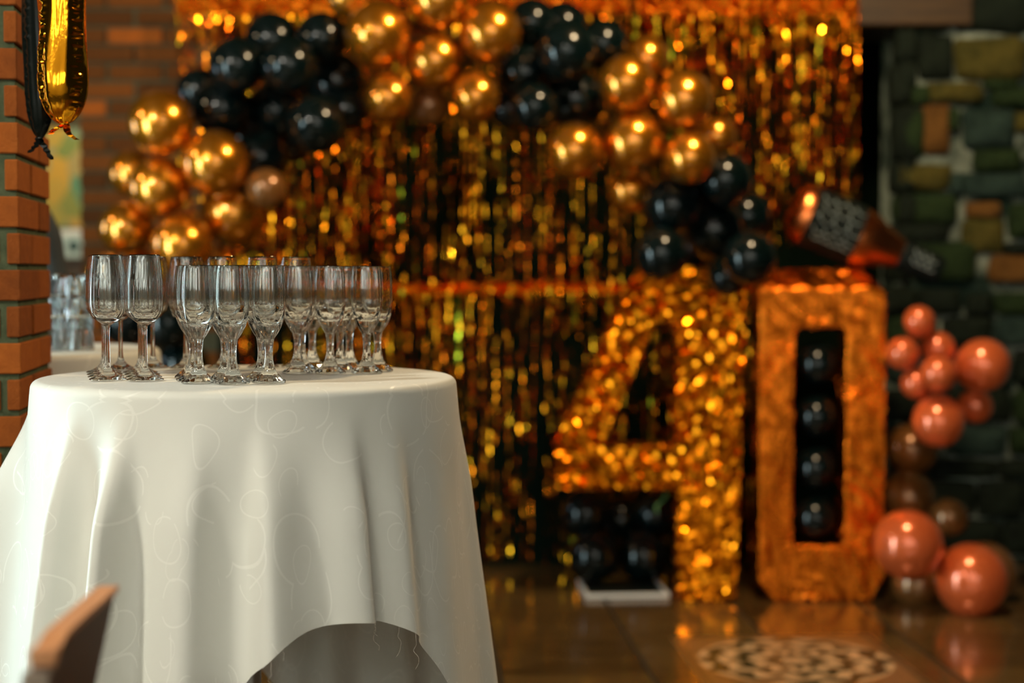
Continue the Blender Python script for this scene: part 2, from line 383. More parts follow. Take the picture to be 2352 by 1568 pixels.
# ------------------------------------------------------------------ structure: brick pillar in front left
pil = tag(empty('pillar', (-0.977, 3.2, 0)), kind='structure'); pil.rotation_euler = (0, 0, math.atan2(0.053, 0.4))
obj('core', box('core', -0.60, 0.006, 0, -0.006, 0.395, 3.85), M['mortar'], pil)
CH = 0.0728
def pbrick(x0, y0, x1, y1, zc):
    cx, cy = (x0 + x1) / 2, (y0 + y1) / 2
    m_ = box('brick', -(x1 - x0) / 2, -(y1 - y0) / 2, -0.0305, (x1 - x0) / 2, (y1 - y0) / 2, 0.0305, 0.0022)
    obj('brick', m_, M['brick'], pil, (cx + random.uniform(-0.0015, 0.0015), cy + random.uniform(-0.0015, 0.0015), zc), (0, 0, random.uniform(-0.006, 0.006)))
for k in range(40):
    zc = (k + 0.5) * CH
    if k % 2 == 0:
        pbrick(-0.026, 0, 0, 0.15, zc); pbrick(-0.11, 0.160, 0, 0.40, zc)
        pbrick(-0.28, 0.002, -0.040, 0.10, zc); pbrick(-0.54, 0.002, -0.292, 0.10, zc)
    else:
        pbrick(-0.11, 0, 0, 0.245, zc); pbrick(-0.11, 0.254, 0, 0.40, zc)
        pbrick(-0.235, 0.002, -0.121, 0.10, zc); pbrick(-0.49, 0.002, -0.246, 0.10, zc)

# ------------------------------------------------------------------ bar tables and their cloths
ZT = 1.108
def make_cloth(name, ctr, R0, a_half, phi0, folds, flare, nt=300, nd=60, z0=ZT, top_rings=14, seed=1):
    rs_ = random.Random(seed); v = []; uvs = []; rows = []; f = []
    rr = 0.016
    def fold(th):
        s = 0
        for t0, wl, wr_, am in folds:
            d = (th - t0 + math.pi) % (2 * math.pi) - math.pi
            s += am * math.exp(-(d / (wl if d < 0 else wr_)) ** 2)
        return s
    v.append((0, 0, z0)); uvs.append((0, 0)); rows.append([0])
    ths = [2 * math.pi * k / nt for k in range(nt)]
    fr = [fold(t) for t in ths]
    base = -0.012
    def half(ph):                                        # distance to the hem of the square cloth, softened at its corners
        c_, s_ = math.cos(ph), math.sin(ph); ac = a_half[0] if c_ > 0 else a_half[2]; as_ = a_half[1] if s_ > 0 else a_half[3]
        return min(ac / max(abs(c_), 1e-4), as_ / max(abs(s_), 1e-4), 1.08) - R0
    for i in range(1, top_rings + 1):
        s = (R0 - rr) * i / top_rings; row = []
        for t in ths:
            p = Vector((s * math.sin(t), -s * math.cos(t), 0))
            zz = z0 + 0.0012 * noise.noise(p * 9) * min(1, i / 4)
            row.append(len(v)); v.append((p.x, p.y, zz)); uvs.append((p.x, p.y))
        rows.append(row)
    for i in range(1, 6):
        g = i / 6 * math.pi / 2; row = []
        for t in ths:
            r = R0 - rr + rr * math.sin(g); row.append(len(v)); v.append((r * math.sin(t), -r * math.cos(t), z0 - rr + rr * math.cos(g)))
            s = R0 - rr + rr * g; uvs.append((s * math.sin(t), -s * math.cos(t)))
        rows.append(row)
    for i in range(0, nd + 1):
        row = []
        for k, t in enumerate(ths):
            ph = t - phi0; tt = (t + math.pi) % (2 * math.pi) - math.pi; D = half(ph) + (0.075 / (1 + math.exp((tt - R(9)) / R(3))) if seed == 1 and abs(tt) < 1.2 else 0)
            d = D * i / nd
            e = min(1.0, d / 0.22); e = e * e * (3 - 2 * e)
            am = e * (0.72 + 1.45 * d)
            r = R0 + flare * d * (0.9 + 0.2 * math.sin(t * 3 + seed)) + (base + fr[k]) * am
            r += 0.004 * e * noise.noise(Vector((t * 3, d * 3, seed)))
            row.append(len(v)); v.append((r * math.sin(t), -r * math.cos(t), z0 - rr - d))
            s = R0 + d; uvs.append((s * math.sin(t), -s * math.cos(t)))
        rows.append(row)
    for a_, b_ in zip(rows, rows[1:]):
        for k in range(nt):
            k2 = (k + 1) % nt
            f.append((a_[0], b_[k], b_[k2]) if len(a_) == 1 else (a_[k], b_[k], b_[k2], a_[k2]))
    m_ = mesh(name, v, f, True); ul = m_.uv_layers.new(name='UVMap')
    for lp in m_.loops: ul.data[lp.index].uv = uvs[lp.vertex_index]
    return m_, v, rows, ths
CT = Vector((-0.489, 2.972, 0))
def x_to_th(px, r=0.425):
    best = min(range(-900, 901), key=lambda q: abs(1176 + F * (CT.x + r * math.sin(R(q / 10))) / (CT.y - r * math.cos(R(q / 10))) - px))
    return R(best / 10)
FO = [(x_to_th(32), R(5), R(4), 0.045), (x_to_th(122), R(4.5), R(3.5), 0.055), (x_to_th(250), R(5), R(3), 0.070), (x_to_th(425), R(8), R(5), 0.034),
      (x_to_th(606), R(2.6), R(8), 0.046), (x_to_th(822), R(11), R(3), 0.044), (x_to_th(930), R(7), R(4), 0.030), (x_to_th(1040), R(9), R(10), 0.006)]
for q in range(105, 280, 21): FO.append((R(q + random.uniform(-4, 4)), R(7), R(6), random.uniform(0.02, 0.04)))
cm, cv, crows, cth = make_cloth('tablecloth', CT, 0.386, (0.742, 1.06, 0.95, 1.02), R(29), FO, 0.125)
cl = tag(obj('tablecloth', cm, M['cloth'], None, CT), 'white damask tablecloth with swirl pattern over the front bar table', 'tablecloth')
def thread(th, L, sd):
    k = min(range(len(cth)), key=lambda q: abs((cth[q] - th + math.pi) % (2 * math.pi) - math.pi)); p = Vector(cv[crows[-1][k]])
    r_ = random.Random(sd); pts = [p + Vector((r_.uniform(-1, 1) * 0.0012 * i, r_.uniform(-1, 1) * 0.001 * i, -L * i / 6)) for i in range(7)]
    obj('thread', tube('thread', spline([tuple(p_) for p_ in pts], 3), 0.0003, 4), M['thread'], cl)
thread(x_to_th(615), 0.045, 1); thread(x_to_th(635), 0.02, 2); thread(x_to_th(846), 0.05, 3); thread(x_to_th(852), 0.025, 6); thread(x_to_th(905), 0.05, 4); thread(x_to_th(930), 0.06, 5)
def bar_table(loc, label):
    t = empty('bar_table', loc, label, 'table')
    obj('tabletop', lathe('tabletop', [(0, 1.074), (0.360, 1.074), (0.372, 1.080), (0.372, 1.098), (0.368, 1.103), (0, 1.103)], 64, smooth=False), M['white'], t)
    obj('pole', lathe('pole', [(0, 0.02), (0.022, 0.02), (0.022, 1.074), (0, 1.074)], 24), M['steel'], t)
    obj('base_plate', lathe('base_plate', [(0, 0.002), (0.24, 0.002), (0.25, 0.008), (0.24, 0.02), (0.05, 0.035), (0, 0.035)], 48), M['steel'], t)
bar_table((CT.x, CT.y, 0), 'round bar table hidden under the white damask cloth at the front')
C2 = Vector((-1.275, 4.03, 0))
FO2 = [(R(q + random.uniform(-5, 5)), R(8), R(7), random.uniform(0.012, 0.03)) for q in range(0, 360, 24)]
cm2, _, _, _ = make_cloth('tablecloth', C2, 0.386, (0.75, 0.75, 0.75, 0.75), R(60), FO2, 0.09, 180, 36, seed=5)
tag(obj('tablecloth', cm2, M['cloth'], None, C2), 'white tablecloth on the second bar table behind the brick pillar', 'tablecloth')
bar_table((C2.x, C2.y, 0), 'second round bar table behind the brick pillar under a white cloth')

# ------------------------------------------------------------------ champagne flutes
def make_flute(name, foot, stem, bowl, mod, n):
    root = empty(name, (0, 0, 0))
    for nm, pr in (('foot', foot), ('stem', stem), ('bowl', bowl)):
        obj(nm, lathe(nm, spline(pr, 4), n, mod), M['glass'], root)
    return root
tall = make_flute('champagne_flute',
    [(0, 0.0004), (0.022, 0.0004), (0.0315, 0.0006), (0.0325, 0.0016), (0.0305, 0.0030), (0.021, 0.0062), (0.0115, 0.0125), (0.0062, 0.0210), (0.0046, 0.030)],
    [(0.0046, 0.030), (0.0040, 0.045), (0.0039, 0.065), (0.0040, 0.082), (0.0048, 0.093), (0.0066, 0.0975)],
    [(0.0066, 0.0975), (0.0125, 0.1012), (0.0225, 0.1085), (0.0290, 0.118), (0.0318, 0.130), (0.0322, 0.146), (0.0310, 0.182), (0.0276, 0.2186), (0.0271, 0.2195), (0.0266, 0.2188), (0.0298, 0.182), (0.0309, 0.146), (0.0304, 0.131), (0.0275, 0.1205), (0.0200, 0.1115), (0.0100, 0.1070), (0, 0.1058)], lambda r, z, a: r * (1 + (0.012 * math.cos(20 * a) if 0.115 < z < 0.216 and r < 0.0311 else 0)), 80)
def facet(r, z, a):
    if z < 0.001: return r
    if z < 0.02: amp = 0.05
    elif z < 0.085: amp = 0.07
    elif z < 0.135: amp = 0.07 * (0.135 - z) / 0.05
    else: return r * (1 + 0.012 * math.cos(18 * a) * (z < 0.197))
    return r * (1 - amp * abs(math.sin(a * 5)))
short = make_flute('champagne_flute',
    [(0, 0.0004), (0.020, 0.0004), (0.0285, 0.0006), (0.0295, 0.0022), (0.0285, 0.0045), (0.0220, 0.0100), (0.0142, 0.0180), (0.0100, 0.0270)],
    [(0.0100, 0.0270), (0.0076, 0.0380), (0.0068, 0.050), (0.0072, 0.060), (0.0084, 0.070), (0.0098, 0.0765)],
    [(0.0098, 0.0765), (0.0150, 0.0840), (0.0222, 0.0970), (0.0268, 0.112), (0.0285, 0.130), (0.0288, 0.150), (0.0279, 0.176), (0.0257, 0.2003), (0.0251, 0.2012), (0.0244, 0.2005), (0.0265, 0.176), (0.0273, 0.150), (0.0268, 0.131), (0.0238, 0.1165), (0.0165, 0.1055), (0.008, 0.1010), (0, 0.1000)], facet, 80)
TALL = [(246, 2.850, 'tall smooth flute at the left front edge of the table, first in its file'),
        (242, 2.918, 'tall smooth flute second from the front in the leftmost file'),
        (239, 2.986, 'tall smooth flute third from the front in the leftmost file'),
        (237, 3.054, 'tall smooth flute fourth from the front in the leftmost file'),
        (332, 2.840, 'tall smooth flute at the front of the second file from the left'),
        (329, 2.908, 'tall smooth flute just behind the front one of the second file'),
        (325, 2.976, 'tall smooth flute third back in the second file from the left'),
        (321, 3.044, 'tall smooth flute fourth back in the second file from the left'),
        (276, 3.150, 'tall smooth flute at the back, its thin stem seen right of the leftmost front flute'),
        (350, 3.205, 'tall smooth flute at the back, its stem seen right of the second front flute'),
        (426, 3.190, 'tall smooth flute at the back whose left half shows beside the first faceted glass'),
        (434, 3.262, 'tall smooth flute in the rearmost row close behind another tall one'),
        (512, 3.210, 'tall smooth flute at the back with its rim rising between the first two faceted glasses'),
        (604, 3.220, 'tall smooth flute at the back with its rim rising above the third front faceted glass'),
        (681, 3.240, 'tall smooth flute farthest right among the rims rising behind the faceted glasses')]
SHORT = [(455, 2.765, 'faceted short flute at the left of the three foremost faceted glasses'),
         (442, 2.832, 'faceted short flute directly behind the left one of the three foremost'),
         (438, 2.900, 'faceted short flute two places behind the left one of the three foremost'),
         (533, 2.752, 'faceted short flute in the middle of the three foremost faceted glasses'),
         (516, 2.822, 'faceted short flute directly behind the middle one of the three foremost'),
         (522, 2.892, 'faceted short flute two places behind the middle one of the three foremost'),
         (617, 2.770, 'faceted short flute at the right of the three foremost faceted glasses'),
         (600, 2.842, 'faceted short flute directly behind the right one of the three foremost'),
         (606, 2.912, 'faceted short flute two places behind the right one of the three foremost'),
         (683, 3.030, 'faceted short flute at the left front of the group of eight on the right'),
         (693, 3.100, 'faceted short flute close behind the left front one of the right-hand group'),
         (717, 3.170, 'faceted short flute at the back, its stem alone beside the double stems'),
         (758, 3.032, 'faceted short flute in the centre front of the right-hand group'),
         (781, 3.094, 'faceted short flute second of three overlapping in the right-hand centre'),
         (802, 3.158, 'faceted short flute rearmost of three overlapping in the right-hand centre'),
         (842, 3.032, 'faceted short flute in front at the right end of all the glasses'),
         (867, 3.096, 'faceted short flute behind at the far right end, last of all the glasses')]
for proto, lst, grp in ((tall, TALL, 'tall smooth champagne flutes'), (short, SHORT, 'short faceted champagne flutes')):
    for i, (px, Y, lb) in enumerate(lst):
        o = proto if i == 0 else copy_tree(proto)
        o.location = ((px - 1176) / F * Y, Y, ZT + 0.0016); o.rotation_euler = (0, 0, random.uniform(0, 6.28)); tag(o, lb, 'glass', grp)
# inverted tumblers stacked on the second table
def tfacet(r, z, a): return r * (1 - 0.07 * abs(math.sin(a * 6)))
tum = lathe('glass_tumbler', [(0.0345, 0.0), (0.0355, 0.001), (0.0262, 0.080), (0.024, 0.085), (0, 0.085), (0, 0.074), (0.0220, 0.074), (0.0333, 0.001), (0.0345, 0.0)], 48, tfacet, False)
for (px, Y, side) in ((112, 3.93, 'left'), (182, 3.95, 'right'), (152, 4.02, 'rear')):
    for lv in range(3):
        o = obj('glass_tumbler', tum, M['glass'], None, ((px - 1176) / F * Y, Y, ZT + 0.002 + lv * 0.0505)); o.rotation_euler = (0, 0, random.uniform(0, 1))
        tag(o, 'upturned cut glass tumbler, %s of the %s stack on the second table' % (('bottom', 'middle', 'top')[lv], side), 'glass', 'stacked tumblers')

# ------------------------------------------------------------------ tinsel curtains
def strand_mesh(L, seed):
    r_ = random.Random(seed); n = max(6, int(L / 0.019)); v = []; f = []; hw = 0.0032
    x = y = 0.0; an = r_.uniform(-0.6, 0.6); tw = r_.uniform(-0.25, 0.25)
    for i in range(n + 1):
        an += tw + r_.gauss(0, 0.50); an = max(-1.5, min(1.5, an)) * 0.97
        x += r_.gauss(0, 0.0012); y += r_.gauss(0, 0.0022); y *= 0.93; x *= 0.97
        p = Vector((x, y, -L * i / n)); d = Vector((math.cos(an), math.sin(an), 0)) * hw
        v += [p - d, p + d]
    for i in range(n): f.append((2 * i, 2 * i + 1, 2 * i + 3, 2 * i + 2))
    m_ = mesh('strand', v, f); m_.materials.append(M['strand']); return m_
def curtain(px0, px1, Y, ztop, L, spread, label, hdr, step=0.0085, seed=1):
    r_ = random.Random(seed); x0 = (px0 - 1176) / F * Y; x1 = (px1 - 1176) / F * Y
    t = empty('tinsel_curtain', ((x0 + x1) / 2, Y, ztop), label, 'curtain', 'gold tinsel curtains'); hw = (x1 - x0) / 2 - 0.008
    nx = 150; nz = 8; v = []; f = []
    for j in range(nz + 1):
        for i in range(nx + 1):
            v.append((-hw + 2 * hw * i / nx, noise.noise(Vector((i * 0.45, j * 0.7, seed * 5))) * 0.016 + r_.gauss(0, 0.0025), -hdr * j / nz + noise.noise(Vector((i * 0.15, j * 0.2, seed))) * 0.016))
    for j in range(nz):
        for i in range(nx): q = j * (nx + 1) + i; f.append((q, q + 1, q + nx + 2, q + nx + 1))
    obj('header_band', mesh('header_band', v, f), M['foil_header'] if hdr > 0.06 else M['foil_four'], t)
    var = [strand_mesh(L + r_.uniform(-spread, spread), seed * 50 + q) for q in range(26)]
    n = int(2 * hw / step)
    for i in range(n):
        obj('strand', r_.choice(var), None, t, (-hw + 2 * hw * (i + 0.5) / n + r_.uniform(-0.004, 0.004), r_.uniform(-0.012, 0.012), -hdr + 0.01), (r_.gauss(0, 0.008), r_.gauss(0, 0.008), r_.choice((0, 0, 0, math.pi)) + r_.gauss(0, 0.3)))
ztop = at(1200, -14, 6.95).z; zmid = at(1200, 650, 7.03).z
curtain(405, 930, 6.95, ztop, 1.24, 0.08, 'upper tinsel curtain hanging at the left behind the gold and black balloons', 0.09, step=0.0085, seed=1)
curtain(930, 1450, 6.95, ztop, 1.20, 0.09, 'upper tinsel curtain in the middle under the top of the balloon arch', 0.09, step=0.0135, seed=2)
curtain(1450, 1972, 6.95, ztop, 0.92, 0.14, 'upper tinsel curtain at the right beside the dark opening, ending above the zero', 0.09, step=0.0068, seed=3)
curtain(520, 1100, 7.03, zmid, zmid - 0.06, 0.04, 'lower tinsel curtain reaching the floor behind the flutes', 0.045, 0.0135, seed=4)
curtain(1100, 1740, 7.03, zmid, zmid - 0.06, 0.04, 'lower tinsel curtain reaching the floor behind the digit four', 0.045, 0.0165, seed=5)

# ------------------------------------------------------------------ foil covered digits 4 and 0
def digit(name, outer, holes, Y, depth, m, label, amp, cell, flat, chamfer=None):
    bm = bmesh.new()
    base = at(*outer[0], Y); pts = []
    for loop in [outer] + holes:
        vs = [bm.verts.new((at(x, y, Y).x, 0, at(x, y, Y).z)) for x, y in loop]
        for i in range(len(vs)): bm.edges.new((vs[i], vs[(i + 1) % len(vs)]))
    bmesh.ops.triangle_fill(bm, use_beauty=True, use_dissolve=False, edges=bm.edges[:])
    res = bmesh.ops.extrude_face_region(bm, geom=bm.faces[:])
    for e in res['geom']:
        if isinstance(e, bmesh.types.BMVert): e.co.y += depth
    bmesh.ops.recalc_face_normals(bm, faces=bm.faces[:])
    for _ in range(9):
        lg = [e for e in bm.edges if e.calc_length() > cell]
        if not lg: break
        bmesh.ops.subdivide_edges(bm, edges=lg, cuts=1, use_grid_fill=False)
        bmesh.ops.triangulate(bm, faces=[f for f in bm.faces if len(f.verts) > 3])
    bmesh.ops.beautify_fill(bm, faces=bm.faces[:], edges=bm.edges[:])
    zs = [v.co.z for v in bm.verts]; zmin, zmax = min(zs), max(zs); xm = sum(v.co.x for v in bm.verts) / len(bm.verts)
    for v in bm.verts:
        if chamfer and v.co.z > zmax - chamfer[0] and v.co.y < depth * 0.9:
            v.co.y += (v.co.z - (zmax - chamfer[0])) / chamfer[0] * chamfer[1] * (1 - v.co.y / depth)
    for v in bm.verts:
        p = v.co.copy(); q = p + Vector((5, 3, 1))
        if flat: d = noise.noise_vector(Vector((q.x * 14 + q.z * 8, q.y * 20, q.z * 30 - q.x * 10))) * amp + noise.noise_vector(q * 48) * amp * 0.55
        else:
            q0 = q; q = q + noise.noise_vector(q0 * 3.2) * 0.10 + noise.noise_vector(q0 * 9) * 0.02
            s = Vector((q.x * 0.8 + q.z * 0.6, q.y, -q.x * 0.6 + q.z * 0.8)); s = Vector((s.x * 26, s.y * 8, s.z * 6))
            d = noise.noise_vector(s) * amp + noise.noise_vector(Vector((s.x * 2.6, s.y, s.z * 1.7))) * amp * 0.45
        v.co += d
    rj = random.Random(11)
    for v in bm.verts:
        if flat:
            q_ = 0.35 if v.co.z - zmin < 0.42 * (zmax - zmin) * 0.8 else 1.0
            v.co.y += rj.gauss(0, 0.0045) * q_; v.co.x += rj.gauss(0, 0.002); v.co.z += rj.gauss(0, 0.002)
        else:
            cz = max(0, noise.noise(v.co * 5.5 + Vector((2, 7, 1))) - 0.02) * 2.6
            v.co.y += rj.gauss(0, 0.0003 + 0.0042 * cz); v.co.z += rj.gauss(0, 0.002 * cz)
        v.co.z = max(v.co.z, zmin + 0.0); v.co.x -= xm; v.co.z -= zmin
    o = obj(name, bm_mesh(name, bm, not flat), m, None, (xm, Y, 0.003)); return tag(o, label, 'number')
YD = at(1620, 1384, 6.3).y; YD = atz(1620, 1383, 0).y
four_o = [(1468, 618), (1713, 618), (1691, 1383), (1555, 1383), (1555, 1126), (1278, 1126), (1278, 1018)]
four_i = [(1508, 742), (1556, 742), (1557, 1026), (1383, 1024)]
digit('digit_four', four_o, [four_i], YD, 0.14, M['foil_four'], 'big crinkled gold foil digit 4 standing on the tiles', 0.0075, 0.030, True)
zero_o = [(1745, 668), (1803, 622), (1988, 622), (2036, 676), (2030, 1330), (1998, 1383), (1778, 1383), (1744, 1340)]
zero_i = [(1826, 768), (1838, 756), (1934, 756), (1945, 768), (1940, 1245), (1928, 1256), (1828, 1256), (1820, 1245)]
digit('digit_zero', zero_o, [zero_i], YD + 0.01, 0.17, M['foil_zero'], 'big copper gold foil digit 0 with black balloons in its opening', 0.0065, 0.012, False, (0.075, 0.09))

# ------------------------------------------------------------------ balloons
def balloon_mesh():
    v = []; prof = []
    n = 18
    for i in range(n + 1):
        t = math.pi * i / n; c_ = math.cos(t); s_ = math.sin(t)
        if c_ >= 0: prof.append((s_, c_))
        else: prof.append((s_ * (1 - 0.10 * c_ * c_), c_ * 1.13))
    prof[0] = (0, 1.0); prof[-1] = (0, -1.13)
    return lathe('balloon', prof, 28)
def knot_mesh():
    return lathe('knot', [(0.05, 0.06), (0.045, 0.0), (0.06, -0.03), (0.045, -0.06), (0.03, -0.07), (0.05, -0.10), (0.085, -0.13), (0.07, -0.132), (0, -0.09)], 12)
BM = {}
for kind in ('gold_balloon', 'black_balloon', 'rose_balloon', 'dim_balloon'):
    a_, b_ = balloon_mesh(), knot_mesh(); a_.materials.append(M[kind]); b_.materials.append(M[kind]); BM[kind] = (a_, b_)
placed = []
def parts_of(p, rm, kn): return [(p, rm), (p + kn * rm * 0.25, rm * 0.9), (p + kn * rm * 1.17, rm * 0.13)]
def balloon(cx, cy, r, kind, label, Y=None, knot=None, group=None, ystart=6.05, seed=None, squash=1.0):
    kn = Vector(knot).normalized() if knot else Vector((random.uniform(-0.3, 0.3), 1, random.uniform(-0.3, 0.3))).normalized()
    if Y is None:                                   # push back until it just touches the ones already there
        Y = ystart
        while Y < 6.86:
            p = at(cx, cy, Y); rm = r * Y / F
            if all((a_ - q).length >= ra + s for a_, ra in parts_of(p, rm, kn) for q, s in placed): break
            Y += 0.002
    p = at(cx, cy, Y); rm = r * Y / F; placed.extend(parts_of(p, rm, kn))
    o = obj('balloon', BM[kind][0], None, None, p)
    o.rotation_euler = (-kn).to_track_quat('Z', 'Y').to_euler(); o.scale = (rm, rm, rm)
    obj('knot', BM[kind][1], None, o, (0, 0, -1.14))
    return tag(o, label, 'balloon', group)
G, B, P, D_ = 'gold_balloon', 'black_balloon', 'rose_balloon', 'dim_balloon'
GL = 'balloon garland'
LIST = [
 # front layer
 (868, 78, 75, G, 'gold balloon at the left of the three big ones at the arch top', None),
 (1127, 75, 70, G, 'gold balloon at the right of the three big ones at the arch top', None),
 (1000, 140, 67, G, 'gold balloon hanging lowest in the middle of the arch top trio', None),
 (370, 282, 74, G, 'gold balloon topmost of the left cluster, against the brick wall', None),
 (494, 375, 76, G, 'large gold balloon at the right of the left cluster, under black ones', None),
 (365, 430, 69, G, 'gold balloon in the centre of the left cluster', None),
 (535, 492, 75, G, 'gold balloon at the lower right of the left cluster, beside the tinsel', None),
 (290, 525, 61, G, 'gold balloon at the far left edge of the left cluster', None),
 (418, 562, 69, G, 'gold balloon at the bottom of the left cluster, above the tall flutes', None),
 (1440, 190, 64, G, 'gold balloon at the upper left of the right cluster, touching black ones', None),
 (1572, 228, 66, G, 'gold balloon at the upper right of the right cluster, over tinsel', None),
 (1455, 327, 71, G, 'large gold balloon in the centre of the right cluster', None),
 (1585, 362, 60, G, 'gold balloon at the lower right of the right cluster, above black ones', None),
 (1320, 346, 64, G, 'gold balloon sticking out at the left of the right cluster', None),
 (665, 150, 57, B, 'black balloon in the middle of the left black bunch, near its top', None),
 (545, 150, 56, B, 'black balloon at the upper left of the left black bunch', None),
 (740, 88, 52, B, 'black balloon at the top right of the left black bunch, next to gold', None),
 (510, 250, 60, B, 'black balloon at the lower left of the left black bunch, by the top gold one', None),
 (632, 255, 60, B, 'black balloon in the lower middle of the left black bunch', None),
 (772, 188, 60, B, 'black balloon at the right of the left black bunch, left of the arch top', None),
 (600, 362, 54, B, 'black balloon lowest of the left black bunch, right of the large gold one', None),
 (726, 286, 59, B, 'black balloon at the lower right of the left black bunch, above tinsel', None),
 (1302, 118, 62, B, 'large black balloon in the middle of the right black bunch', None),
 (1205, 168, 57, B, 'black balloon at the left of the right black bunch, beside the arch top', None),
 (1322, 228, 60, B, 'black balloon at the lower right of the right black bunch', None),
 (1385, 102, 50, B, 'black balloon at the right top of the right black bunch, near tinsel', None),
 (1228, 245, 48, B, 'black balloon lowest of the right black bunch', None),
 (1545, 472, 60, B, 'black balloon at the upper left of the lower bunch above the digit four', None),
 (1640, 527, 62, B, 'large black balloon in the middle of the lower bunch above the digit four', None),
 (1666, 412, 55, B, 'black balloon topmost of the lower bunch, under the gold cluster', None),
 (1715, 497, 53, B, 'black balloon at the right edge of the lower bunch, beside tinsel', None),
 (1520, 582, 54, B, 'black balloon at the left end of the lower bunch, right above the four', None),
 (1722, 592, 54, B, 'black balloon at the lower right of the lower bunch, between the digits', None),
 # behind
 (893, 225, 54, G, 'pear shaped gold balloon hanging under the left of the arch top', (0.1, 0.5, 0.9)),
 (1093, 222, 55, G, 'pear shaped gold balloon hanging under the right of the arch top', (-0.3, 0.5, 0.9)),
 (1006, 0, 66, G, 'gold balloon cut by the picture top, between the arch top pair', None),
 (802, -8, 50, G, 'gold balloon cut by the picture top, above the left black bunch', None),
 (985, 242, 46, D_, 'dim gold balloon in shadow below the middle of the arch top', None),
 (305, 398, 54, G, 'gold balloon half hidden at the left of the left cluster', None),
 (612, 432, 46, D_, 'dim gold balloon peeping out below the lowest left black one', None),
 (246, 630, 48, G, 'gold balloon low at the left, half behind the leftmost flutes', None),
 (318, 622, 52, G, 'gold balloon low in the left cluster, behind the flute rims', None),
 (1486, 135, 52, G, 'gold balloon peeping out behind the top of the right cluster', None),
 (1648, 312, 43, G, 'small gold balloon behind at the right edge of the right cluster', None),
 (1448, 437, 52, G, 'gold balloon hanging below the large one of the right cluster', (0, 0.5, 0.9)),
 (458, 208, 45, B, 'black balloon at the far left tip of the left black bunch', None),
 (625, 92, 55, B, 'black balloon at the top of the left black bunch, over tinsel', None),
 (1222, 52, 48, B, 'black balloon at the top left of the right black bunch', None),
 (1294, 60, 48, B, 'black balloon at the very top of the right black bunch', None),
 (700, 225, 48, B, 'black balloon deep in the left bunch, seen between its front ones', None),
 (570, 312, 46, B, 'black balloon deep in the left bunch, above the large gold one', None),
 (665, 322, 46, B, 'black balloon at the bottom back of the left bunch, over dark tinsel', None),
 (800, 252, 40, B, 'small black balloon behind the left pear shaped gold one', None),
 (1262, 200, 44, B, 'black balloon deep in the right bunch, seen between its front ones', None),
 (1168, 252, 38, B, 'small black balloon behind the right pear shaped gold one', None),
 (1600, 562, 44, B, 'black balloon behind the lower bunch, close above the top bar of the four', None),
 (1590, 420, 44, B, 'black balloon deep in the lower bunch, just below the gold cluster', None),
 (1672, 632, 42, B, 'black balloon lowest of the lower bunch, behind the corner of the four', None),
]
for cx, cy, r, kd, lb, kn in LIST: balloon(cx, cy, r * (1.14 if kd == B else 1.02), kd, lb, None, kn, GL, 5.95)
for cx, cy, r, lb in ((385, 742, 62, 'black balloon seen between the stems of the tall flutes'), (478, 690, 60, 'black balloon behind the first two faceted glasses, below the gold cluster'),
                      (420, 838, 60, 'black balloon lowest behind the flutes, just over the table edge'), (290, 735, 60, 'black balloon behind the leftmost flutes, above the second table')):
    balloon(cx, cy, r, B, lb, None, None, GL)
# rope of the garland: a cord through the balloon bunches, fixed at both ends
cord = [(330, 500), (430, 380), (560, 260), (700, 190), (860, 120), (1000, 70), (1140, 110), (1260, 170), (1400, 220), (1500, 300), (1560, 390), (1630, 480), (1660, 570), (1730, 650)]
CORD = [at(x, y, 6.87) for x, y in cord] + [at(420, 850, 6.87)]
for o in [q for q in C.objects if q.name.split('.')[0] == 'balloon']:
    tip = o.matrix_basis @ Vector((0, 0, -1.26)); near = min(CORD, key=lambda q: (q - tip).length)
    if any(t_ in o['label'] for t_ in ('lowest behind the flutes',)):
        obj('string', tube('string', [o.matrix_basis.inverted() @ q for q in (tip, near)], 0.015, 5), M['black'], o)
tag(obj('garland_cord', tube('garland_cord', [at(200, 780, YW + 0.02), at(290, 800, 6.87), at(420, 850, 6.87), at(470, 740, 6.87), at(330, 620, 6.87)] + [at(x, y, 6.87) for x, y in cord] + [at(1768, 668, YW + 0.02)], 0.004, 6), M['black']), 'thin dark cord running behind the balloons of the arch', 'cord')
# balloons in the zero
for i, (x, y) in enumerate(((1877, 835), (1875, 956), (1873, 1074), (1872, 1188))):
    balloon(x, y, 48.5, B, 'black balloon in the opening of the zero, %s of four' % ('topmost', 'second from the top', 'third from the top', 'lowest')[i], YD + 0.09, (0, 1, 0.1), 'balloons in the zero')
